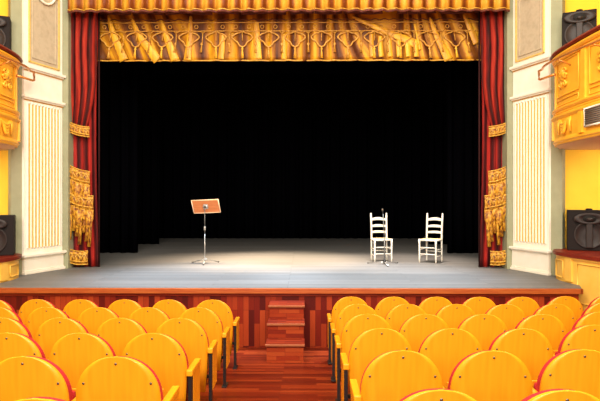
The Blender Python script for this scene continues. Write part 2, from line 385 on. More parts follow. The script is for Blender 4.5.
# ================================================================== BALCONIES
BP = [(5.4, 1.66), (4.98, 1.52), (4.70, 1.32), (4.56, 1.02), (4.51, 0.65), (4.50, 0.25), (4.50, -0.10), (4.53, -0.60), (4.62, -1.2), (4.85, -2.1), (5.2, -3.0)]
def ppath(pts, s, n=6): return [(TX - (0.04 if s < 0 and pts is BP else 0) + s*p.x, p.y) for p in crv([(a, b, 0) for a, b in pts], n)]
def frame_at(path, q):
    """arc-length fraction along the path -> point, tangent, normal pointing into the room"""
    seg = [(Vector(path[i+1]) - Vector(path[i])).length for i in range(len(path)-1)]
    L = sum(seg); d = q*L
    for i, l in enumerate(seg):
        if d <= l or i == len(seg)-1:
            a = Vector(path[i]); b = Vector(path[i+1]); tg = (b-a).normalized(); p = a + tg*d
            n = Vector((-tg.y, tg.x))
            if n.x * (p.x - TX) > 0: n = -n
            return p, tg, n, L
        d -= l
def balcony(s, where, extra):
    path = ppath(BP, s); sg = 1 if s < 0 else -1
    # left-normal points (-dy, dx); path runs towards -y, so left normal = +x
    t = thing('balcony', 'curved yellow theatre box balcony with plaster swags and %s, %s' % (extra, where), 'balcony')
    def O(o): return o * sg
    bm = bmesh.new()
    prof = [(-0.10, 3.16), (0.03, 3.15), (0.045, 3.22), (0.03, 3.26), (0.04, 3.34), (0.05, 3.46), (0.045, 3.56), (0.03, 3.62), (0.0, 3.66), (0.0, 4.62), (-0.10, 4.62)]
    sweep(bm, path, [(O(o), z) for o, z in prof]); link('parapet', bm, M['balcony'], t)
    bm = bmesh.new()
    for z, r in ((3.60, 0.055), (3.66, 0.03), (3.72, 0.045), (4.59, 0.05), (4.52, 0.025), (3.20, 0.03)):
        sweep(bm, path, [(O(o), zz) for o, zz in [(-0.02, z-r), (r*0.6+0.02, z-r*0.8), (r+0.025, z-r*0.2), (r+0.025, z+r*0.3), (r*0.4+0.01, z+r*0.8), (-0.02, z+r)]])
    link('moulding', bm, M['balcony'], t)
    bm = bmesh.new(); sweep(bm, path, [(O(-0.14), 4.62), (O(0.09), 4.62), (O(0.11), 4.645), (O(0.09), 4.68), (O(-0.14), 4.68)])
    link('top_rail', bm, M['ledge'], t)
    # soffit and inner counter (slabs from the curve back to the wall)
    for nm, z0, z1, mt_ in (('soffit', 3.14, 3.19, M['soffit']), ('counter', 4.60, 4.680, M['balcony'])):
        bm = bmesh.new()
        pts = path[9:] + [(TX+s*7.1, -3.0), (TX+s*7.1, 1.70), (path[9][0], 1.70)]
        if nm == 'counter': pts = [(x + (s*0.10 if abs(x-TX) < 5.0 else 0), y) for x, y in pts]
        a = [bm.verts.new((x, y, z0)) for x, y in pts]; b = [bm.verts.new((x, y, z1)) for x, y in pts]
        bm.faces.new(a); bm.faces.new(b)
        for i in range(len(pts)): j = (i+1) % len(pts); bm.faces.new((a[i], a[j], b[j], b[i]))
        link(nm, bm, mt_, t)
    # ornament placed along the front
    def P(q, off, z):
        p, tg, n, L = frame_at(path, q); return Vector((p.x + n.x*off, p.y + n.y*off, z))
    L = frame_at(path, 0)[3]
    def framebox(q0, q1, z0, z1, r, name, mat):
        bm = bmesh.new(); n = 10
        qs = [q0 + (q1-q0)*k/n for k in range(n+1)]
        loop = [P(q, 0.01, z0) for q in qs] + [P(q, 0.01, z1) for q in qs[::-1]]
        tube(bm, loop, r, 6, True); link(name, bm, mat, t)
    def rosette(q, z, sc):
        bm = bmesh.new()
        for sx in (-1, 1):
            for (du, dz_, r0, tw) in ((0.06, 0.09, 0.06, 1), (0.07, -0.07, 0.055, -1), (0.02, 0.0, 0.04, 1), (0.10, 0.02, 0.04, 1)):
                pts = []
                for k in range(14):
                    a = k/13*PI*2.4; rr = r0*(1-0.75*k/13)
                    pts.append(P(q + sx*(du + rr*math.cos(a))*sc/L, 0.02, z + sc*(dz_ + tw*rr*math.sin(a))))
                tube(bm, pts, 0.012*sc, 6, radii=[sc*0.020*(1-0.5*k/13) for k in range(14)])
        for k in range(5):
            a = PI/2 + (k-2)*0.5
            tube(bm, [P(q, 0.02, z), P(q + 0.07*sc*math.cos(a)/L, 0.035, z + 0.09*sc*math.sin(a)), P(q + 0.12*sc*math.cos(a)/L, 0.02, z + 0.17*sc*math.sin(a))], 0.01, 6, radii=[0.014*sc, 0.024*sc, 0.006*sc])
        link('cartouche', bm, M['balcony'], t)
    def swag(q, w_, z):
        bm = bmesh.new()
        for k, dp in enumerate((0.07, 0.12, 0.17, 0.22)):
            pts = [P(q + w_*(i/12-0.5)*(1-0.12*k)/L, 0.055 + 0.02*math.sin(PI*i/12), z - dp*math.sin(PI*i/12) - 0.0*k) for i in range(13)]
            tube(bm, pts, 0.02, 6, radii=[0.010 + 0.014*math.sin(PI*i/12) for i in range(13)])
        for e in (-1, 1):
            for k in range(3):
                qq = q + e*(w_*0.5 + 0.012 + 0.02*(k-1))/L
                tube(bm, [P(qq, 0.05, z+0.02), P(qq, 0.07, z-0.08), P(qq + e*0.01/L, 0.06, z-0.22)], 0.014, 6, radii=[0.012, 0.018, 0.008])
        link('swag', bm, M['balcony'], t)
    # pilaster strips between panels
    qs = [0.185, 0.40, 0.60, 0.80]
    for q in qs:
        bm = bmesh.new(); hw = 0.055/L
        for (z0, z1, off) in ((3.74, 4.52, 0.03), (3.24, 3.56, 0.075)):
            a = [P(q+k*hw, o, z) for k in (-1, 1) for o in (-0.02, off) for z in (z0, z1)]
            v = [bm.verts.new(p) for p in a]
            for f_ in ((0, 1, 3, 2), (4, 6, 7, 5), (0, 4, 5, 1), (2, 3, 7, 6), (0, 2, 6, 4), (1, 5, 7, 3)): bm.faces.new([v[i] for i in f_])
        link('panel_divider', bm, M['balcony'], t)
    for q0, q1 in ((0.215, 0.37), (0.43, 0.57), (0.63, 0.77)):
        framebox(q0, q1, 3.93, 4.48, 0.013, 'panel_frame', M['balcony'])
        framebox(q0, q1, 3.78, 3.87, 0.010, 'panel_frame', M['balcony'])
        rosette((q0+q1)/2 - (0.02 if q0 < 0.3 else 0), 4.20, 1.1)
    swag(0.30, 0.36, 3.52); swag(0.70, 0.36, 3.52)
    if s < 0: swag(0.50, 0.30, 3.52)
    else:
        bm = bmesh.new()
        q0, q1, z0, z1 = 0.425, 0.535, 3.31, 3.57
        loop = [P(q, 0.07, z0) for q in (q0, (q0+q1)/2, q1)] + [P(q, 0.07, z1) for q in (q1, (q0+q1)/2, q0)]
        tube(bm, loop, 0.018, 6, True)
        vent = link('vent', bm, M['white'], t)
        bm = bmesh.new()
        for k in range(9):
            z = z0 + (z1-z0)*(k+0.5)/9
            tube(bm, [P(q, 0.068, z) for q in (q0, (q0+q1)/2, q1)], 0.012, 6)
        link('grille', bm, M['grille'], vent)
    # tubular lighting rail carried in front
    bm = bmesh.new()
    rp = [P(q, 0.22, 4.49 - 0.09*min(1, max(0, (q-0.18)/0.35))) for q in [0.98 - 0.80*k/30 for k in range(31)]]
    e = P(0.15, 0.24, 4.44); rp.append(P(0.165, 0.28, 4.49)); rp.append(P(0.150, 0.31, 4.45)); rp.append(P(0.150, 0.31, 4.38)); rp.append(P(0.16, 0.27, 4.35)); rp.append(P(0.20, 0.03, 4.36))
    tube(bm, rp, 0.020, 8); rl = link('lighting_rail', bm, M['brass'], t)
    for q in (0.32, 0.50, 0.70, 0.88):
        bm = bmesh.new(); tube(bm, [P(q, 0.22, 4.49 - 0.09*min(1, max(0, (q-0.18)/0.35))), P(q, 0.0, 4.36)], 0.012, 6)
        link('bracket', bm, M['brass'], rl)
    # added lamp and fill light under the soffit, to brighten the yellow walls
    lt = thing('added_lamp', 'added round white lamp under the balcony, %s' % where, 'added lamp', (TX+s*5.9, 0.7, 3.14))
    bm = bmesh.new(); lathe(bm, [(0.10, -0.001), (0.11, -0.02), (0.09, -0.04), (0.02, -0.05)], 20); link('added_lamp_shade', bm, M['white'], lt)
    area('box_fill_light', (TX+s*5.9, 0.7, 3.06), (TX+s*5.7, 1.6, 1.6), 0.5, 26, (1.0, 0.90, 0.74))
    lt2 = thing('added_lamp', 'added round white lamp above the upper box, %s' % where, 'added lamp', (TX+s*5.9, 0.4, 7.3))  # added lamp fitting out of view, gives no light
    bm = bmesh.new(); lathe(bm, [(0.10, 0.05), (0.11, 0.02), (0.09, 0), (0.02, -0.01)], 20); link('added_lamp_shade', bm, M['white'], lt2)
    return t
balcony(-1, 'left of the stage', 'plain front')
balcony(1, 'right of the stage', 'a grey vent')

# ------------------------------------------------------------------ lower box parapets
LP = [(5.0, 1.60), (4.70, 1.36), (4.58, 1.0), (4.60, 0.62), (4.68, 0.30), (4.76, 0.04), (4.88, -0.5), (5.05, -1.2), (5.3, -2.0)]
def parapet(s, dz, where):
    path = ppath(LP, s); sg = 1 if s < 0 else -1
    t = thing('box_parapet', 'low curved yellow panelled box front with red ledge, %s of the stage' % where, 'box front')
    zt = 1.373 + dz
    bm = bmesh.new(); sweep(bm, path, [(sg*(-0.1), -0.1), (0, -0.1), (0, zt-0.05), (sg*(-0.1), zt-0.05)]); link('panelling', bm, M['parapet'], t)
    bm = bmesh.new()
    fr = [(Vector(p) + Vector((0, 0))) for p in path]
    out = []
    for k in range(41):
        p, tg, n, L = frame_at(path, k/40); out.append((p.x + n.x*0.05, p.y + n.y*0.05))
    pts = out + [(TX+s*7.1, -2.0), (TX+s*7.1, 1.70), (out[0][0], 1.70)]
    a = [bm.verts.new((x, y, zt-0.055)) for x, y in pts]; b = [bm.verts.new((x, y, zt)) for x, y in pts]
    bm.faces.new(a); bm.faces.new(b)
    for i in range(len(pts)): j = (i+1) % len(pts); bm.faces.new((a[i], a[j], b[j], b[i]))
    link('ledge', bm, M['ledge'], t)
    L = frame_at(path, 0)[3]
    def P(q, off, z):
        p, tg, n, _ = frame_at(path, q); return Vector((p.x + n.x*off, p.y + n.y*off, z))
    def strip(q0, q1, z0, z1, o0, o1, name):
        bm = bmesh.new(); n = 8
        R = [[bm.verts.new(P(q0 + (q1-q0)*k/n, o, z)) for o, z in ((o0, z0), (o1, z0), (o1, z1), (o0, z1))] for k in range(n+1)]
        for a, b in zip(R, R[1:]):
            for i in range(4): bm.faces.new((a[i], a[(i+1) % 4], b[(i+1) % 4], b[i]))
        bm.faces.new(R[0][::-1]); bm.faces.new(R[-1]); link(name, bm, M['parapet'], t)
    lo = STZ + 0.06
    for q0, q1 in ((0.15, 0.235), (0.33, 0.56), (0.67, 0.93)):
        bm = bmesh.new(); loop = [P(q0 + (q1-q0)*k/8, 0.006, zt-0.14) for k in range(9)] + [P(q1 - (q1-q0)*k/8, 0.006, lo if q0 < 0.3 else 0.62) for k in range(9)]
        tube(bm, loop, 0.012, 6, True); link('panel_frame', bm, M['parapet'], t)
    for q in (0.28, 0.615): strip(q-0.022, q+0.022, lo-0.03, zt-0.055, -0.02, 0.03, 'panel_divider')
    strip(0.10, 0.99, zt-0.085, zt-0.055, -0.02, 0.03, 'cap_moulding')
parapet(-1, -0.09, 'left')
parapet(1, 0.0, 'right')

# ================================================================== LOUDSPEAKERS
def speaker(x, y, z, rz, label, base=0.0, W=0.58, H=0.68, D=0.36):
    t = thing('loudspeaker', label, 'loudspeaker', (x, y, z), rz)
    # front faces -y
    if base:
        bm = bmesh.new(); add_box(bm, -W*0.4, W*0.4, -D*0.4, D*0.4, 0, base, 0.01); link('plinth', bm, M['speaker'], t)
    b = base
    bm = bmesh.new(); add_box(bm, -W/2, W/2, -D/2, D/2, b, b+H, 0.015)
    link('cabinet', bm, M['speaker'], t)
    R = Matrix.Rotation(PI/2, 4, 'X')
    fy = -D/2
    def disc(prof, cx, cz, sq, name, mat, par=t, n=28):
        bm = bmesh.new(); lathe(bm, prof, n, Matrix.Translation((cx, fy, cz)) @ R, sq); return link(name, bm, mat, par)
    wf = disc([(0.235, -0.004), (0.235, 0.018), (0.215, 0.024), (0.205, 0.012), (0.10, 0.006), (0.06, 0.010), (0.02, 0.014)], 0, b+0.27, 1, 'woofer', M['speaker_cone'])
    bm = bmesh.new(); add_box(bm, -0.05, 0.05, fy-0.06, fy, b+0.05, b+0.46, 0.015); link('phase_column', bm, M['speaker_cone'], t)
    for sx in (-1, 1):
        bm = bmesh.new(); prism(bm, [(sx*0.05, b+0.40), (sx*0.20, b+0.46), (sx*0.05, b+0.47)], fy-0.012, fy-0.004); link('vent_slot', bm, M['speaker_hole'], t)
    hn = disc([(0.23, 0.0), (0.245, 0.05), (0.225, 0.07), (0.14, 0.055), (0.10, 0.035)], 0, b+0.545, 0.40, 'horn', M['speaker_cone'])
    disc([(0.10, 0.036), (0.098, 0.060), (0.01, 0.058)], 0, b+0.545, 0.62, 'horn_throat', M['speaker_hole'], hn)
    disc([(0.05, 0.058), (0.045, 0.080), (0.01, 0.085)], 0, b+0.535, 0.6, 'horn_plug', M['speaker_cone'], hn)
    bm = bmesh.new(); lathe(bm, [(0.05, 0), (0.055, 0.02), (0.03, 0.03)], 14, Matrix.Translation((0, -D/2+0.05, b+H))); link('bracket_cap', bm, M['speaker'], t)
d = 9.2
speaker(xpx(587, d), d-7.9, 1.374, math.radians(-24), 'black loudspeaker on the red ledge of the lower right box', 0, 0.66, 0.69)
speaker(xpx(-8.5, d-0.1), d-8.0, 1.284, math.radians(24), 'black loudspeaker on the red ledge of the lower left box', 0, 0.66, 0.69)
speaker(xpx(577.5, d), d-7.9, 4.682, math.radians(-24), 'black loudspeaker behind the upper right balcony rail', 0.10, 0.52, 0.67)
speaker(xpx(-9.5, d), d-7.9, 4.682, math.radians(24), 'black loudspeaker behind the upper left balcony rail', 0.06)

# ================================================================== STAGE DRAPES
def folds(name, x0, x1, z0, z1, y, n, amp, mat, label, cat='curtain', grp=None, side=False):
    bm = bmesh.new(); ph = random.random()*6
    def fn(u, v):
        dd = amp*math.sin(u*n*2*PI + ph) + amp*0.4*math.sin(u*n*3.3*PI + 1)
        return Vector((x0 + (x1-x0)*u, y + dd, z0 + (z1-z0)*v)) if not side else Vector((y + dd, x0 + (x1-x0)*u, z0 + (z1-z0)*v))
    grid(bm, int(n*10), 4, fn); o = link(name, bm, mat); solidify(o, 0.01)
    tag(o, label, cat, grp); return o
folds('backdrop_curtain', -6.3, 6.3, STZ+0.005, 8.6, 10.6, 40, 0.07, M['black_velvet'], 'black full-width drape hanging at the back of the stage')
for s, nm in ((-1, 'left'), (1, 'right')):
    for k, (yy, xi) in enumerate(((5.5, 3.92), (8.2, 4.1))):
        a, b = sorted((TX+s*xi, TX+s*6.3))
        folds('side_curtain', a, b, STZ+0.005, 8.0, yy, 9, 0.05, M['black_velvet'], 'black wing drape at the %s of the stage, %s the chairs' % (nm, 'just behind' if k == 0 else 'far behind'))
    folds('wing_masking', 3.2, 10.5, STZ+0.005, 8.6, TX+s*6.35, 16, 0.05, M['black_velvet'], 'black drape closing off the %s wing of the stage' % nm, side=True)
for k, yy in enumerate((5.4, 8.1)):
    folds('border_curtain', -6.2, 6.2, 6.0+0.0*k, 8.6, yy - 0.25, 30, 0.04, M['black_velvet'], 'short black drape hanging above the stage, %s one' % ('front' if k == 0 else 'rear'))
bm = bmesh.new(); add_box(bm, -6.5, 6.5, 3.05, 10.9, 8.65, 8.75); struct('ceiling', bm, M['black_velvet'])

# ---- painted red legs
DC = 10.5; YC = DC - 7.9
def red_leg(s, where):
    t = thing('painted_curtain', 'red draped stage curtain with gold tasselled tiers, %s edge of the opening' % where, 'curtain', (TX + s*4.3, YC, STZ))
    xi, xo = 3.79, 4.46   # inner and outer edges, measured from the centre
    off = lambda p: Vector((p.x - (TX + s*4.3), p.y - YC, p.z - STZ))
    zt, zg = 6.25, 3.62   # top, gathering
    def body(z0, z1, amp, fold, mat, name, gather, dy=0.0, xin=xi):
        bm = bmesh.new()
        def w_(v):
            return (1 - 0.62*(1-v)**2.2) if gather else 1 - 0.10*math.sin(PI*v)
        def fn(u, v):
            x = xo - (xo - xin)*u*w_(v); y = YC + dy + amp*math.sin(u*fold*2*PI + 0.8) + 0.4*amp*math.sin(u*fold*3.7*PI)
            return off(Vector((TX + s*x, y, z0 + (z1-z0)*v)))
        grid(bm, 60, 30, fn, lambda u, v: (u*2.2 + 0.25*v, v*(z1-z0)))
        o = link(name, bm, mat, t); solidify(o, 0.008); return o
    # full-height ground cloth with straight edges
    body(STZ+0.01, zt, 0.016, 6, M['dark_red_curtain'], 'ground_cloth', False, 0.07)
    bm = bmesh.new()
    for (za, zb_) in ((STZ+0.01, zt),):
        pts = [off(Vector((TX+s*(xi-0.0), YC+0.06, z))) for z in (za, zb_)]; tube(bm, pts, 0.018, 8)
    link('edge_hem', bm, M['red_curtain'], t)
    # gathered upper drape: folds sweep from the top down to the tie
    bm = bmesh.new()
    def fn(u, v):
        wv = 0.52 + 0.48*min(1, v*1.9)**0.8 
        wv = 0.62 + 0.38*math.sin(min(1, v*2.2)*PI/2)
        sag = 0.20*(1-v)*u
        x = xo - (xo-xi)*u*wv
        y = YC - 0.04 - 0.030*math.sin(u*5*2*PI + 2.2*math.sin(v*2.6)) - 0.012*math.sin(u*9*PI+1)
        return off(Vector((TX + s*x, y, zg - sag*0.3 + (zt - zg)*v)))
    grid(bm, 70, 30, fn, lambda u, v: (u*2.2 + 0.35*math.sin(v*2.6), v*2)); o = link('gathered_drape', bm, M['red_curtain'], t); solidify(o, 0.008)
    # thrown fold swag at the head
    # tie band
    def band(xa, za, xb, zb_, h, name='gold_band', bulge=0.05, mat=M['gold_cloth'], yo=0.0):
        bm = bmesh.new()
        def fn(u, v):
            x = xa + (xb-xa)*u; z = za + (zb_-za)*u - 0.045*math.sin(PI*u) + h*(v-0.5)
            y = YC - 0.05 - yo - bulge*math.sin(PI*v)*0.5 - 0.03*math.sin(PI*u) - 0.006*math.sin(u*40)
            return off(Vector((TX + s*x, y, z)))
        grid(bm, 30, 8, fn); o = link(name, bm, mat, t); solidify(o, 0.01)
        bm = bmesh.new()
        for e in (-0.5, 0.5, 0.28, -0.28) if h > 0.15 else (-0.5, 0.5):
            tube(bm, [fn(k/14, 0.5+e) + Vector((0, -0.012, 0)) for k in range(15)], 0.013, 6)
        link('band_cord', bm, M['gold_cord'], o)
        return fn, o
    fn, b_ = band(4.46, 3.76, 3.93, 3.58, 0.19)
    bm = bmesh.new()
    for k in range(5):
        pts = []
        for q in range(10):
            a = q/9*2*PI*0.9; u = (k+0.5)/5 + 0.05*math.cos(a)*(1-q/16); v = 0.5 + 0.22*math.sin(a)
            pts.append(fn(u, v) + Vector((0, -0.02, 0)))
        tube(bm, pts, 0.008, 6)
    link('scroll', bm, M['gold_cord'], b_)
    def tassel(bm, x, z, L, r, tilt=0.0):
        prof = [(0.004, 0), (r*0.55, -0.01), (r*0.7, -0.03), (r*0.4, -0.05), (r*0.95, -0.07), (r*0.75, -0.10), (r*0.9, -L*0.55), (r*1.1, -L)]
        T = Matrix.Translation(off(Vector((TX + s*x, YC-0.075, z)))) @ Matrix.Rotation(tilt*s, 4, 'Y')
        lathe(bm, prof, 10, T, 0.8)
    # tiers: (outer z, inner z, inner x, band height, tassel length)
    for (zo, zi, xin, h, tl, n) in ((2.88, 2.66, 3.92, 0.27, 0.40, 8), (2.37, 2.17, 3.85, 0.29, 0.56, 9), (1.20, 1.10, 3.96, 0.26, 0.0, 0)):
        fn, b_ = band(4.46, zo, xin, zi, h, 'gold_tier', 0.06)
        bm = bmesh.new()
        for k in range(4):       # small arches of cord on the band
            pts = [fn((k + q/8)/4, 0.35 + 0.4*math.sin(PI*q/8)) + Vector((0, -0.02, 0)) for q in range(9)]
            tube(bm, pts, 0.010, 6)
        link('arch_cord', bm, M['gold_cord'], b_)
        if n:
            # swagged gold cloth under the band
            bm = bmesh.new()
            def fs(u, v):
                p = fn(u, 0.0); sw = abs(math.sin(u*3*PI)); drop = (0.16 + 0.20*sw)*v
                return p + Vector((0, -0.015 - 0.03*math.sin(PI*v)*sw, -drop))
            grid(bm, 36, 8, fs); so = link('swag', bm, M['gold_cloth'], b_); solidify(so, 0.008)
            for k in range(n):
                u = (k+0.3)/(n-0.4); x = 4.42 + (xin-4.42+0.02)*u; z = zo + (zi-zo)*u - h*0.5
                bm = bmesh.new(); tassel(bm, x, z - 0.10 - 0.03*(k % 2), tl*(0.70 + 0.40*((k*7) % 3)/2), 0.034, -0.08)
                link('tassel', bm, M['gold_cloth'], t)
    # foot frill
    return t
red_leg(-1, 'left'); red_leg(1, 'right')

DC = 10.7
# ---- amber teaser across the top of the opening
xa, xb = TX-3.95, TX+3.95
zb0 = zpx(60.6, DC); zt0 = 6.3
te = thing('teaser_border', 'amber and gold draped border with embossed ornament across the top of the opening', 'valance', (TX, YC-0.1, zb0))
def lo_(p): return Vector((p[0]-TX, p[1]-(YC-0.1), p[2]-zb0))
YT = YC + 0.20
bm = bmesh.new()
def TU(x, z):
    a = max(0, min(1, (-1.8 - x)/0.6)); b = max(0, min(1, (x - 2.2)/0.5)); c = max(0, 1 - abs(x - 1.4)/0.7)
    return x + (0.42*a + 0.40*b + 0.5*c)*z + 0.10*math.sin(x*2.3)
def fn(u, v):
    x = xa + (xb-xa)*u
    z = (zt0-zb0)*v; U = TU(x, z)
    return lo_((x, YT + 0.016*math.sin(U*18) + 0.01*math.sin(U*31+1) + 0.006*math.sin(U*9), zb0 + z))
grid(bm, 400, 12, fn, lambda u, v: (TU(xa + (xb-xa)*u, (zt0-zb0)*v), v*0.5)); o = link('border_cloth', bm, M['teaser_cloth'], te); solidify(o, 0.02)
bm = bmesh.new(); tube(bm, [fn(k/60, 0) + Vector((0, -0.012, 0.012)) for k in range(61)], 0.013, 6); link('hem_cord', bm, M['gold_cord'], te)
# braid lines
def line(z, r, mat, name, x0=xa, x1=xb):
    bm = bmesh.new(); tube(bm, [lo_((x0 + (x1-x0)*k/80, YT-0.035, z + 0.004*math.sin(k*1.7))) for k in range(81)], r, 6); link(name, bm, mat, te)
line(zpx(31, DC), 0.012, M['brown_cord'], 'braid'); line(zpx(22.5, DC), 0.010, M['brown_cord'], 'braid')
bm = bmesh.new()
tube(bm, [lo_((xa + (xb-xa)*k/240, YT-0.03, zpx(19.5, DC) + 0.014*math.sin(k*1.1))) for k in range(241)], 0.010, 6); link('wavy_braid', bm, M['maroon'], te)
bm = bmesh.new()
grid(bm, 120, 3, lambda u, v: lo_((xa+(xb-xa)*u, YT-0.024 - 0.006*math.sin(u*200), zpx(14.0, DC) + (zt0-zpx(14.0, DC))*v + 0.012*math.sin(u*60)*(1-v))))
o = link('dark_heading', bm, M['maroon'], te); solidify(o, 0.01)
step = 26.3
xs = [111 + step*k for k in range(14)]
for k, px in enumerate(xs):
    x = xpx(px, DC); z = zpx(31, DC)
    # pointed quatrefoil of cord
    W, H = 0.20, 0.34
    pts2 = [(0.0, 0.0), (-0.06, -0.04), (-0.13, -0.06), (-0.21, -0.13), (-0.16, -0.20), (-0.10, -0.24), (-0.06, -0.31), (0.0, -0.34),
            (0.06, -0.31), (0.10, -0.24), (0.16, -0.20), (0.21, -0.13), (0.13, -0.06), (0.06, -0.04)]
    lean = -0.10 if px < 200 else (0.12 if px > 410 else 0)
    bm = bmesh.new()
    c = crv([lo_((x + a*0.98 - b*lean, YT-0.045, z + b*0.94)) for a, b in pts2 + pts2[:1]], 3)[:-1]
    tube(bm, c, 0.016, 6, True)
    tube(bm, [lo_((x, YT-0.04, z)), lo_((x + 0.2*lean, YT-0.05, z-0.20))], 0.011, 6)
    orn = link('ornament', bm, M['brown_cord'], te)
    bm = bmesh.new(); lathe(bm, [(0.004, 0), (0.022, -0.012), (0.012, -0.03), (0.030, -0.05), (0.014, -0.075), (0.022, -0.13), (0.032, -0.24)], 8,
                            Matrix.Translation(lo_((x + 0.31*lean, YT-0.045, z-0.31))) @ Matrix.Rotation(-lean, 4, 'Y'), 0.7)
    link('tassel', bm, M['bright_gold'] if k % 3 else M['brown_cord'], orn)
    # half-way tassel
    xm = x + step*0.5*DC/F
    if xm < xb - 0.2:
        bm = bmesh.new()
        tube(bm, [lo_((xm-0.06, YT-0.04, z)), lo_((xm, YT-0.045, z-0.05)), lo_((xm+0.06, YT-0.04, z))], 0.010, 6)
        tube(bm, [lo_((xm, YT-0.04, z-0.02)), lo_((xm+0.12*lean, YT-0.04, z-0.24))], 0.012, 6)
        lathe(bm, [(0.004, 0), (0.020, -0.012), (0.028, -0.04), (0.012, -0.06), (0.026, -0.20)], 8, Matrix.Translation(lo_((xm + 0.2*lean, YT-0.045, z-0.23))) @ Matrix.Rotation(-lean, 4, 'Y'), 0.7)
        link('pendant', bm, M['brown_cord'], te)
    for q in (-0.25, 0.25):
        bm = bmesh.new(); xx = x + q*step*DC/F
        ring = [lo_((xx + 0.036*math.cos(a), YT-0.04, zpx(26.8, DC) + 0.036*math.sin(a))) for a in [2*PI*i/12 for i in range(12)]]
        tube(bm, ring, 0.008, 6, True)
        link('roundel', bm, M['brown_cord'], te)
# broad thrown folds in bright gold
def fold(p0, p1, p2, w0, w1, name='thrown_fold', mat=None):
    c = crv([(*p0, 0), (*p1, 0), (*p2, 0)], 8); bm = bmesh.new(); N = len(c)-1
    def fn(u, v):
        i = min(int(u*N+1e-6), N); p = c[i]; a = c[max(i-1, 0)]; b = c[min(i+1, N)]; d_ = (b-a).normalized(); n_ = Vector((-d_.y, d_.x, 0))
        w_ = w0 + (w1-w0)*u**0.7; q = p + n_*w_*(v-0.5)
        return lo_((xpx(q.x, DC), YT - 0.024 - 0.016*math.sin(PI*v), zpx(q.y, DC)))
    grid(bm, N, 8, fn); o = link(name, bm, mat or M['bright_gold'], te); solidify(o, 0.006, 1)
fold((108, 15), (113, 33), (124, 60), 1, 9); fold((132, 18), (141, 38), (158, 60), 1, 10); fold((161, 20), (167, 38), (175, 60), 1, 9)
fold((191, 16), (189.5, 40), (187.5, 60), 2, 8)
fold((352, 17), (384, 31), (418, 45), 1, 9); fold((429, 18), (437, 38), (448, 60), 1, 9); fold((463, 15), (469, 28), (476, 44), 2, 8)
fold((256, 22), (257, 40), (258, 59), 5, 8); fold((284, 34), (284, 45), (284, 59), 4, 5); fold((222, 34), (222, 46), (221, 59), 5, 6)
for px in (371, 380, 389, 398, 407, 415): fold((px, 34 + (px-371)*0.25), (px, 45), (px+1, 57), 4, 5)
fold((414, 24), (417, 38), (419.5, 50), 2, 2.5)

# ---- pleated gold valance above, in front of everything
DV = 10.15; YV = DV - 7.9
bm = bmesh.new(); zv = zpx(9.8, DV); x0, x1 = TX-4.24, TX+4.24
def fn(u, v):
    x = x0 + (x1-x0)*u; ph = x*2*PI/0.255
    return Vector((x, YV + 0.035*math.sin(ph) + 0.012*math.sin(ph*2.1+1), zv + 0.008*math.cos(ph) + (6.9-zv)*v))
grid(bm, 420, 6, fn, lambda u, v: ((x0+(x1-x0)*u)/0.255/3.18, v))
va = thing('pleated_valance', 'pleated gold valance hanging above the amber border at the top edge', 'valance', (0, 0, 0))
o = link('valance_cloth', bm, M['fringe'], va); solidify(o, 0.012)
bm = bmesh.new(); tube(bm, [fn(k/160, 0) + Vector((0, -0.005, -0.012)) for k in range(161)], 0.020, 6); link('hem_braid', bm, M['maroon'], va)
bm = bmesh.new(); tube(bm, [fn(k/160, 0) + Vector((0, -0.012, 0.022)) for k in range(161)], 0.010, 6); link('hem_cord', bm, M['gold_cord'], va)
# swags of red on both upper corners of the red legs
# ================================================================== STEPS
t = thing('stage_steps', 'red wooden steps leading from the aisle up to the stage', 'steps', (0, 0, 0))
yb, W = 0.20, 0.49
zs = [STZ-0.18, STZ-0.37, STZ-0.575]; ys = [-0.30, -0.60, -0.90]
prev = yb
for k, (z, y) in enumerate(zip(zs, ys)):
    ww = W + 0.0*k; zf = -RAKE*y
    bm = bmesh.new(); add_box(bm, -ww/2, ww/2, y+0.02, y+0.04, (zs[k+1]-0.02) if k < 2 else zf-0.02, z-0.03); link('riser', bm, M['steps'], t)
    bm = bmesh.new(); add_box(bm, -ww/2-0.015, ww/2+0.015, y, y+0.33 if k else 0.135, z-0.03, z, 0.006); tr = link('tread', bm, M['steps_top'], t)
    bm = bmesh.new(); add_box(bm, -ww/2-0.017, ww/2+0.017, y-0.006, y+0.012, z-0.022, z+0.004, 0.003); link('nosing', bm, M['nosing'], tr)
for s in (-1, 1):
    bm = bmesh.new()
    o = [(ys[0]+0.03, zs[0]-0.031), (yb-0.02, zs[0]-0.031), (yb-0.02, -0.0), (ys[2]+0.03, 0.06), (ys[2]+0.03, zs[2]-0.031), (ys[1]+0.03, zs[2]-0.031), (ys[1]+0.03, zs[1]-0.031), (ys[0]+0.03, zs[1]-0.031)]
    x = s*W/2 - (0.02 if s > 0 else 0)
    a = [bm.verts.new((x, y, z)) for y, z in o]; b = [bm.verts.new((x+0.02, y, z)) for y, z in o]
    bm.faces.new(a); bm.faces.new(b)
    for i in range(len(o)): j = (i+1) % len(o); bm.faces.new((a[i], a[j], b[j], b[i]))
    link('side_board', bm, M['stage_front'], t)

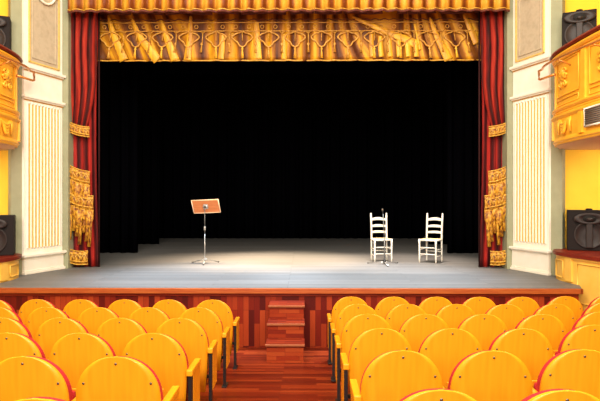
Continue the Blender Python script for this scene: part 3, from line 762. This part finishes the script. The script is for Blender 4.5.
# ================================================================== ON THE STAGE
def ladder_chair(px, d, rz, label):
    """local: faces -y"""
    t = thing('ladder_back_chair', label, 'chair', (xpx(px, d), d-7.9, STZ), rz, )
    H = 1.05
    wb, wf, dp = 0.172, 0.185, 0.36; sh = 0.49
    for s in (-1, 1):
        bm = bmesh.new()
        pts = [(s*wb, 0.18, 0), (s*wb, 0.18, 0.46), (s*wb, 0.195, 0.75), (s*(wb+0.004), 0.22, H-0.05)]
        tube(bm, crv(pts, 4), 0.018, 10, radii=[0.015 + 0.005*min(1, i/4) for i in range(13)])
        lathe(bm, [(0.012, 0), (0.020, 0.012), (0.014, 0.022), (0.021, 0.038), (0.014, 0.052), (0.003, 0.06)], 10, Matrix.Translation((s*(wb+0.004), 0.22, H-0.055)))
        link('back_post', bm, M['chair_white'], t)
        bm = bmesh.new(); tube(bm, [(s*wf, -0.18, 0), (s*wf, -0.18, 0.10), (s*wf, -0.18, 0.40), (s*wf, -0.18, sh+0.012)], 0.019, 10, radii=[0.015, 0.018, 0.021, 0.021]); link('front_leg', bm, M['chair_white'], t)
        for z in (0.14, 0.28):
            bm = bmesh.new(); tube(bm, [(s*wf, -0.18, z), (s*wb, 0.18, z)], 0.011, 8); link('side_stretcher', bm, M['chair_white'], t)
    for z in (0.18, 0.32):
        bm = bmesh.new(); tube(bm, [(-wf, -0.18, z), (0, -0.18, z), (wf, -0.18, z)], 0.012, 8, radii=[0.010, 0.014, 0.010]); link('front_stretcher', bm, M['chair_white'], t)
    bm = bmesh.new(); tube(bm, [(-wb, 0.18, 0.22), (wb, 0.18, 0.22)], 0.011, 8); link('back_stretcher', bm, M['chair_white'], t)
    for z, arch in ((0.63, 0.012), (0.76, 0.018), (0.905, 0.032)):
        bm = bmesh.new(); n = 12
        up = [(-wb + 2*wb*k/n, z + 0.022 + arch*math.sin(PI*k/n)) for k in range(n+1)]
        dn = [(wb - 2*wb*k/n, z - 0.022 + arch*0.4*math.sin(PI*k/n)) for k in range(n+1)]
        yy = 0.185 + (z-0.5)*0.07
        prism(bm, up + dn, yy, yy+0.016, lambda x, z_: 0.025*(1 - (x/wb)**2)); link('back_slat', bm, M['chair_white'], t)
    bm = bmesh.new()
    for a, b in (((-wf, -0.18), (wf, -0.18)), ((-wb, 0.18), (wb, 0.18)), ((-wf, -0.18), (-wb, 0.18)), ((wf, -0.18), (wb, 0.18))):
        tube(bm, [(a[0], a[1], sh-0.012), (b[0], b[1], sh-0.012)], 0.017, 8)
    link('seat_rail', bm, M['chair_white'], t)
    bm = bmesh.new()
    def fn(u, v):
        yy = -0.185 + 0.37*v; ww = wf + (wb-wf)*v
        # rush woven in four wedges
        a, b = abs(u-0.5), abs(v-0.5)
        return Vector((-ww + 2*ww*u, yy, sh + 0.012 - 0.02*math.exp(-((a-b)/0.03)**2)*0.4 - 0.016*(1-max(a, b)*2)))
    grid(bm, 24, 24, fn); o = link('straw_seat', bm, M['straw'], t); solidify(o, 0.028, 1 if False else -1)
    o['label'] = 'woven straw seat'
    return t
ladder_chair(430.6, 11.50, math.radians(-36), 'white wooden ladder-back chair with straw seat, standing alone on stage')
ladder_chair(381.0, 11.62, math.radians(6), 'white wooden ladder-back chair with straw seat, behind the microphone stand')

def tripod(t, legs, r, hub, reach, mat, rz0):
    for k in range(legs):
        a = rz0 + 2*PI*k/legs; c_, s_ = math.cos(a), math.sin(a)
        bm = bmesh.new(); tube(bm, [(0.012*c_, 0.012*s_, hub), (0.08*c_, 0.08*s_, hub*0.86), (reach*c_, reach*s_, 0.014)], r, 8)
        l = link('leg', bm, mat, t)
        bm = bmesh.new(); lathe(bm, [(0.012, 0), (0.016, 0.006), (0.014, 0.024)], 10, Matrix.Translation((reach*c_, reach*s_, 0))); link('foot', bm, M['black_metal'], l)
d = 11.2
t = thing('music_stand', 'steel music stand with a tilted orange wooden desk, left on the stage', 'music stand', (xpx(204.6, d), d-7.9, STZ))
tripod(t, 3, 0.009, 0.085, 0.32, M['steel'], -PI/2 + 0.1)
bm = bmesh.new(); tube(bm, [(0, 0, 0.05), (0, 0, 0.62)], 0.010, 10); link('lower_pole', bm, M['steel'], t)
bm = bmesh.new(); tube(bm, [(0, 0, 0.60), (0, 0, 1.17)], 0.007, 10); link('upper_pole', bm, M['dark_steel'], t)
bm = bmesh.new(); lathe(bm, [(0.012, -0.04), (0.022, -0.035), (0.022, 0.03), (0.013, 0.045)], 12, Matrix.Translation((0, 0, 0.74)))
tube(bm, [(0, -0.01, 0.745), (0.03, -0.035, 0.745)], 0.006, 6); link('height_clamp', bm, M['steel'], t)
bm = bmesh.new(); lathe(bm, [(0.016, -0.03), (0.024, -0.025), (0.024, 0.03), (0.016, 0.04)], 12, Matrix.Translation((0, 0, 0.08))); link('hub', bm, M['steel'], t)
# desk plate tilted back (its reverse faces the seats)
R = Matrix.Translation((0.015, 0.03, 1.20)) @ Matrix.Rotation(math.radians(-2.5), 4, 'Y') @ Matrix.Rotation(math.radians(14), 4, 'X')
def Rb(bm, *a, bev=0.003): add_box(bm, *a, bev, R)
bm = bmesh.new()
a_ = [(-0.295, 0.145), (0.27, 0.145), (0.305, -0.135), (-0.26, -0.135)]
prism(bm, a_, 0.0, 0.012, mat=R); dk = link('desk', bm, M['desk_wood'], t)
bm = bmesh.new()
for p, q in zip(a_, a_[1:] + a_[:1]): tube(bm, [R @ Vector((p[0], 0.004, p[1])), R @ Vector((q[0], 0.004, q[1]))], 0.009, 6)
link('edge_trim', bm, M['desk_edge'], dk)
bm = bmesh.new(); Rb(bm, -0.26, 0.30, 0.012, 0.07, -0.14, -0.125); link('lip', bm, M['desk_edge'], dk)
bm = bmesh.new(); tube(bm, [R @ Vector((-0.055, -0.02, 0.01)), R @ Vector((0.055, -0.02, 0.01))], 0.024, 10)
tube(bm, [R @ Vector((0, -0.02, 0)), (0, 0, 1.14)], 0.014, 8); add_box(bm, -0.05, 0.05, -0.016, 0.0, -0.045, 0.055, 0.004, R)
link('tilt_clamp', bm, M['steel'], t)
bm = bmesh.new(); lathe(bm, [(0.018, 0), (0.022, 0.008), (0.018, 0.03), (0.006, 0.034)], 12, R @ Matrix.Translation((0.0, -0.045, 0.012)) @ Matrix.Rotation(PI/2, 4, 'X')); link('clamp_knob', bm, M['black_metal'], t)

d = 11.05
t = thing('microphone_stand', 'grey microphone stand with flat tripod feet in front of the left white chair', 'microphone stand', (xpx(384.3, d), d-7.9, STZ))
tripod(t, 3, 0.011, 0.05, 0.36, M['steel'], -PI/2 + 0.05)
bm = bmesh.new(); lathe(bm, [(0.02, 0.02), (0.028, 0.03), (0.028, 0.08), (0.014, 0.10)], 12); link('hub', bm, M['black_metal'], t)
bm = bmesh.new(); tube(bm, [(0, 0, 0.05), (0, 0, 0.60)], 0.013, 10); link('lower_pole', bm, M['dark_steel'], t)
bm = bmesh.new(); tube(bm, [(0, 0, 0.58), (-0.03, 0, 1.06)], 0.009, 10); link('upper_pole', bm, M['dark_steel'], t)
bm = bmesh.new(); lathe(bm, [(0.012, -0.03), (0.020, -0.025), (0.020, 0.025), (0.012, 0.03)], 12, Matrix.Translation((0, 0, 0.60))); link('clutch', bm, M['black_metal'], t)
mc = thing('microphone', 'small dark microphone clipped on top of the stage stand', 'microphone', (xpx(384.3, d)-0.03, d-7.9, STZ+1.06))
bm = bmesh.new(); lathe(bm, [(0.009, -0.002), (0.011, 0.0), (0.015, 0.05), (0.016, 0.06)], 12, Matrix.Rotation(-0.12, 4, 'Y')); link('handle', bm, M['black_metal'], mc)
bm = bmesh.new(); lathe(bm, [(0.016, 0.058), (0.021, 0.066), (0.023, 0.080), (0.019, 0.096), (0.007, 0.104)], 14, Matrix.Rotation(-0.12, 4, 'Y')); link('grille', bm, M['bolt'], mc)

# ================================================================== THEATRE SEATS
def seat_outline(sc=1.0, bot=0.17, n=28):
    a, b, zc = 0.2525*sc, 0.275*sc, 0.605
    pts = [(-0.220*sc, bot), (-0.242*sc, 0.40)]
    pts += [(-a*math.copysign(abs(math.cos(PI*k/n))**0.92, math.cos(PI*k/n)), zc + b*math.sin(PI*k/n)**0.92) for k in range(n+1)]
    pts += [(0.242*sc, 0.40), (0.220*sc, bot)]
    return pts
def bow(x, z): return 0.30*x*x - (z-0.45)*0.10      # bowed in plan, reclined
def shell(bm, outline, y0, y1, nx=10, rim=0.0):
    """curved slab: strips across x so that it really bends"""
    zs_ = sorted(set(round(z, 5) for x, z in outline))
    def half(z):
        best = 0
        for (xa_, za), (xb_, zb__) in zip(outline, outline[1:]):
            if xa_ > 0 and xb_ > 0 and min(za, zb__)-1e-6 <= z <= max(za, zb__)+1e-6:
                tt = 0 if abs(zb__-za) < 1e-9 else (z-za)/(zb__-za); best = max(best, xa_ + (xb_-xa_)*tt)
        return best
    rows = []
    for z in zs_:
        h = max(half(z), 0.012)
        rows.append((z, [(-h + 2*h*i/nx) for i in range(nx+1)]))
    F_ = []; B_ = []
    for z, xs_ in rows:
        F_.append([bm.verts.new((x, y0 + bow(x, z), z)) for x in xs_]); B_.append([bm.verts.new((x, y1 + bow(x, z), z)) for x in xs_])
    for G in (F_, B_):
        for a, b in zip(G, G[1:]):
            for i in range(nx):
                f = bm.faces.new((a[i], a[i+1], b[i+1], b[i])); f.smooth = True
    for (a, b), (c, d_) in zip(zip(F_, F_[1:]), zip(B_, B_[1:])):
        bm.faces.new((a[0], b[0], d_[0], c[0])); bm.faces.new((a[nx], b[nx], d_[nx], c[nx]))
    for a, b in ((F_[0], B_[0]), (F_[-1], B_[-1])):
        for i in range(nx): bm.faces.new((a[i], a[i+1], b[i+1], b[i]))
def make_seat(side):
    """side = +1: arm on its right (aisle to the right)"""
    t = thing('theatre_seat', 'x', 'theatre seat')
    bm = bmesh.new(); shell(bm, seat_outline(), -0.016, 0.0); bk = link('backrest', bm, M['seat_wood'], t)
    for (x, z) in ((0, 0.838), (-0.20, 0.715), (0.20, 0.715)):
        bm = bmesh.new(); y = -0.016 + bow(x, z)
        lathe(bm, [(0.008, -0.002), (0.008, 0.002), (0.004, 0.004)], 10, Matrix.Translation((x, y, z)) @ Matrix.Rotation(PI/2, 4, 'X')); link('bolt', bm, M['bolt'], bk)
    bm = bmesh.new(); shell(bm, [(x, z - 0.014) for x, z in seat_outline(0.995, 0.36)], 0.0, 0.054); o = link('back_cushion', bm, M['red_cloth'], t)
    # tipped-up seat
    bm = bmesh.new(); add_box(bm, -0.215, 0.215, 0.13, 0.20, 0.20, 0.60, 0.03); link('seat_cushion', bm, M['red_cloth'], t)
    bm = bmesh.new(); add_box(bm, -0.215, 0.215, 0.20, 0.215, 0.20, 0.60, 0.004); link('seat_board', bm, M['seat_wood'], t)
    x = side*0.273
    bm = bmesh.new(); add_box(bm, x-0.024, x+0.024, -0.02, 0.30, 0.543, 0.590, 0.008); link('armrest', bm, M['seat_wood'], t)
    bm = bmesh.new(); add_box(bm, x-0.014, x+0.014, -0.005, 0.05, 0.012, 0.544, 0.003); po = link('post', bm, M['black_metal'], t)
    bm = bmesh.new(); add_box(bm, x-0.027, x+0.027, -0.03, 0.12, 0.0, 0.014, 0.003); link('floor_plate', bm, M['black_metal'], po)
    bm = bmesh.new(); add_box(bm, x-0.016, x+0.016, 0.057, 0.30, 0.18, 0.544, 0.004); link('side_panel', bm, M['seat_wood'], t)
    bm = bmesh.new(); add_box(bm, *(sorted((-side*0.20, x))), 0.085, 0.115, 0.28, 0.31, 0.004); link('seat_beam', bm, M['black_metal'], t)
    return t
def copy_tree(o, parent=None):
    c = o.copy(); col.objects.link(c)
    if parent: c.parent = parent
    for ch in o.children: copy_tree(ch, c)
    return c
ROWS = ['front row by the stage', 'second row', 'third row', 'fourth row', 'fifth row', 'sixth row']
POS = ['on the aisle', 'second from the aisle', 'third from the aisle', 'fourth from the aisle', 'fifth from the aisle', 'sixth from the aisle', 'seventh from the aisle', 'eighth from the aisle']
A = 0.636; WS = 0.5505
first = {}
for side, nm in ((1, 'left'), (-1, 'right')):
    for r in range(6):
        d = 6.84 - 0.90*r
        if nm == 'left': d -= 0.24 - 0.03*r
        for k in range(8):
            rel = (-1.148 - WS*k) if nm == 'left' else (0.600 + WS*k)
            if nm == 'left' and r == 4: rel += 0.035
            px = 304.6 + F*rel/d; hw = 0.27*F/d
            if nm == 'right':
                dd = 0.2*max(0, min(1, (px-545)/40))*max(0, min(1, d-3)); rel *= (d+dd)/d
            if px + hw < -2 or px - hw > 602: continue
            y = d + CY + 0.045 + (dd if nm == 'right' else 0)
            o = first.get(side)
            if o is None: o = first[side] = make_seat(side)
            else: o = copy_tree(o)
            o.location = (CX + rel, y, -RAKE*y + (0.018 if nm == 'right' else 0))
            o.rotation_euler = (0, 0, random.uniform(-0.012, 0.012))
            tail = ' with swirling grain' if (nm, r, k) == ('left', 4, 0) else ''
            o['label'] = 'round-backed yellow seat, %s, %s, %s block' % (ROWS[r], POS[k], nm)
            o['group'] = 'round-backed theatre seats'
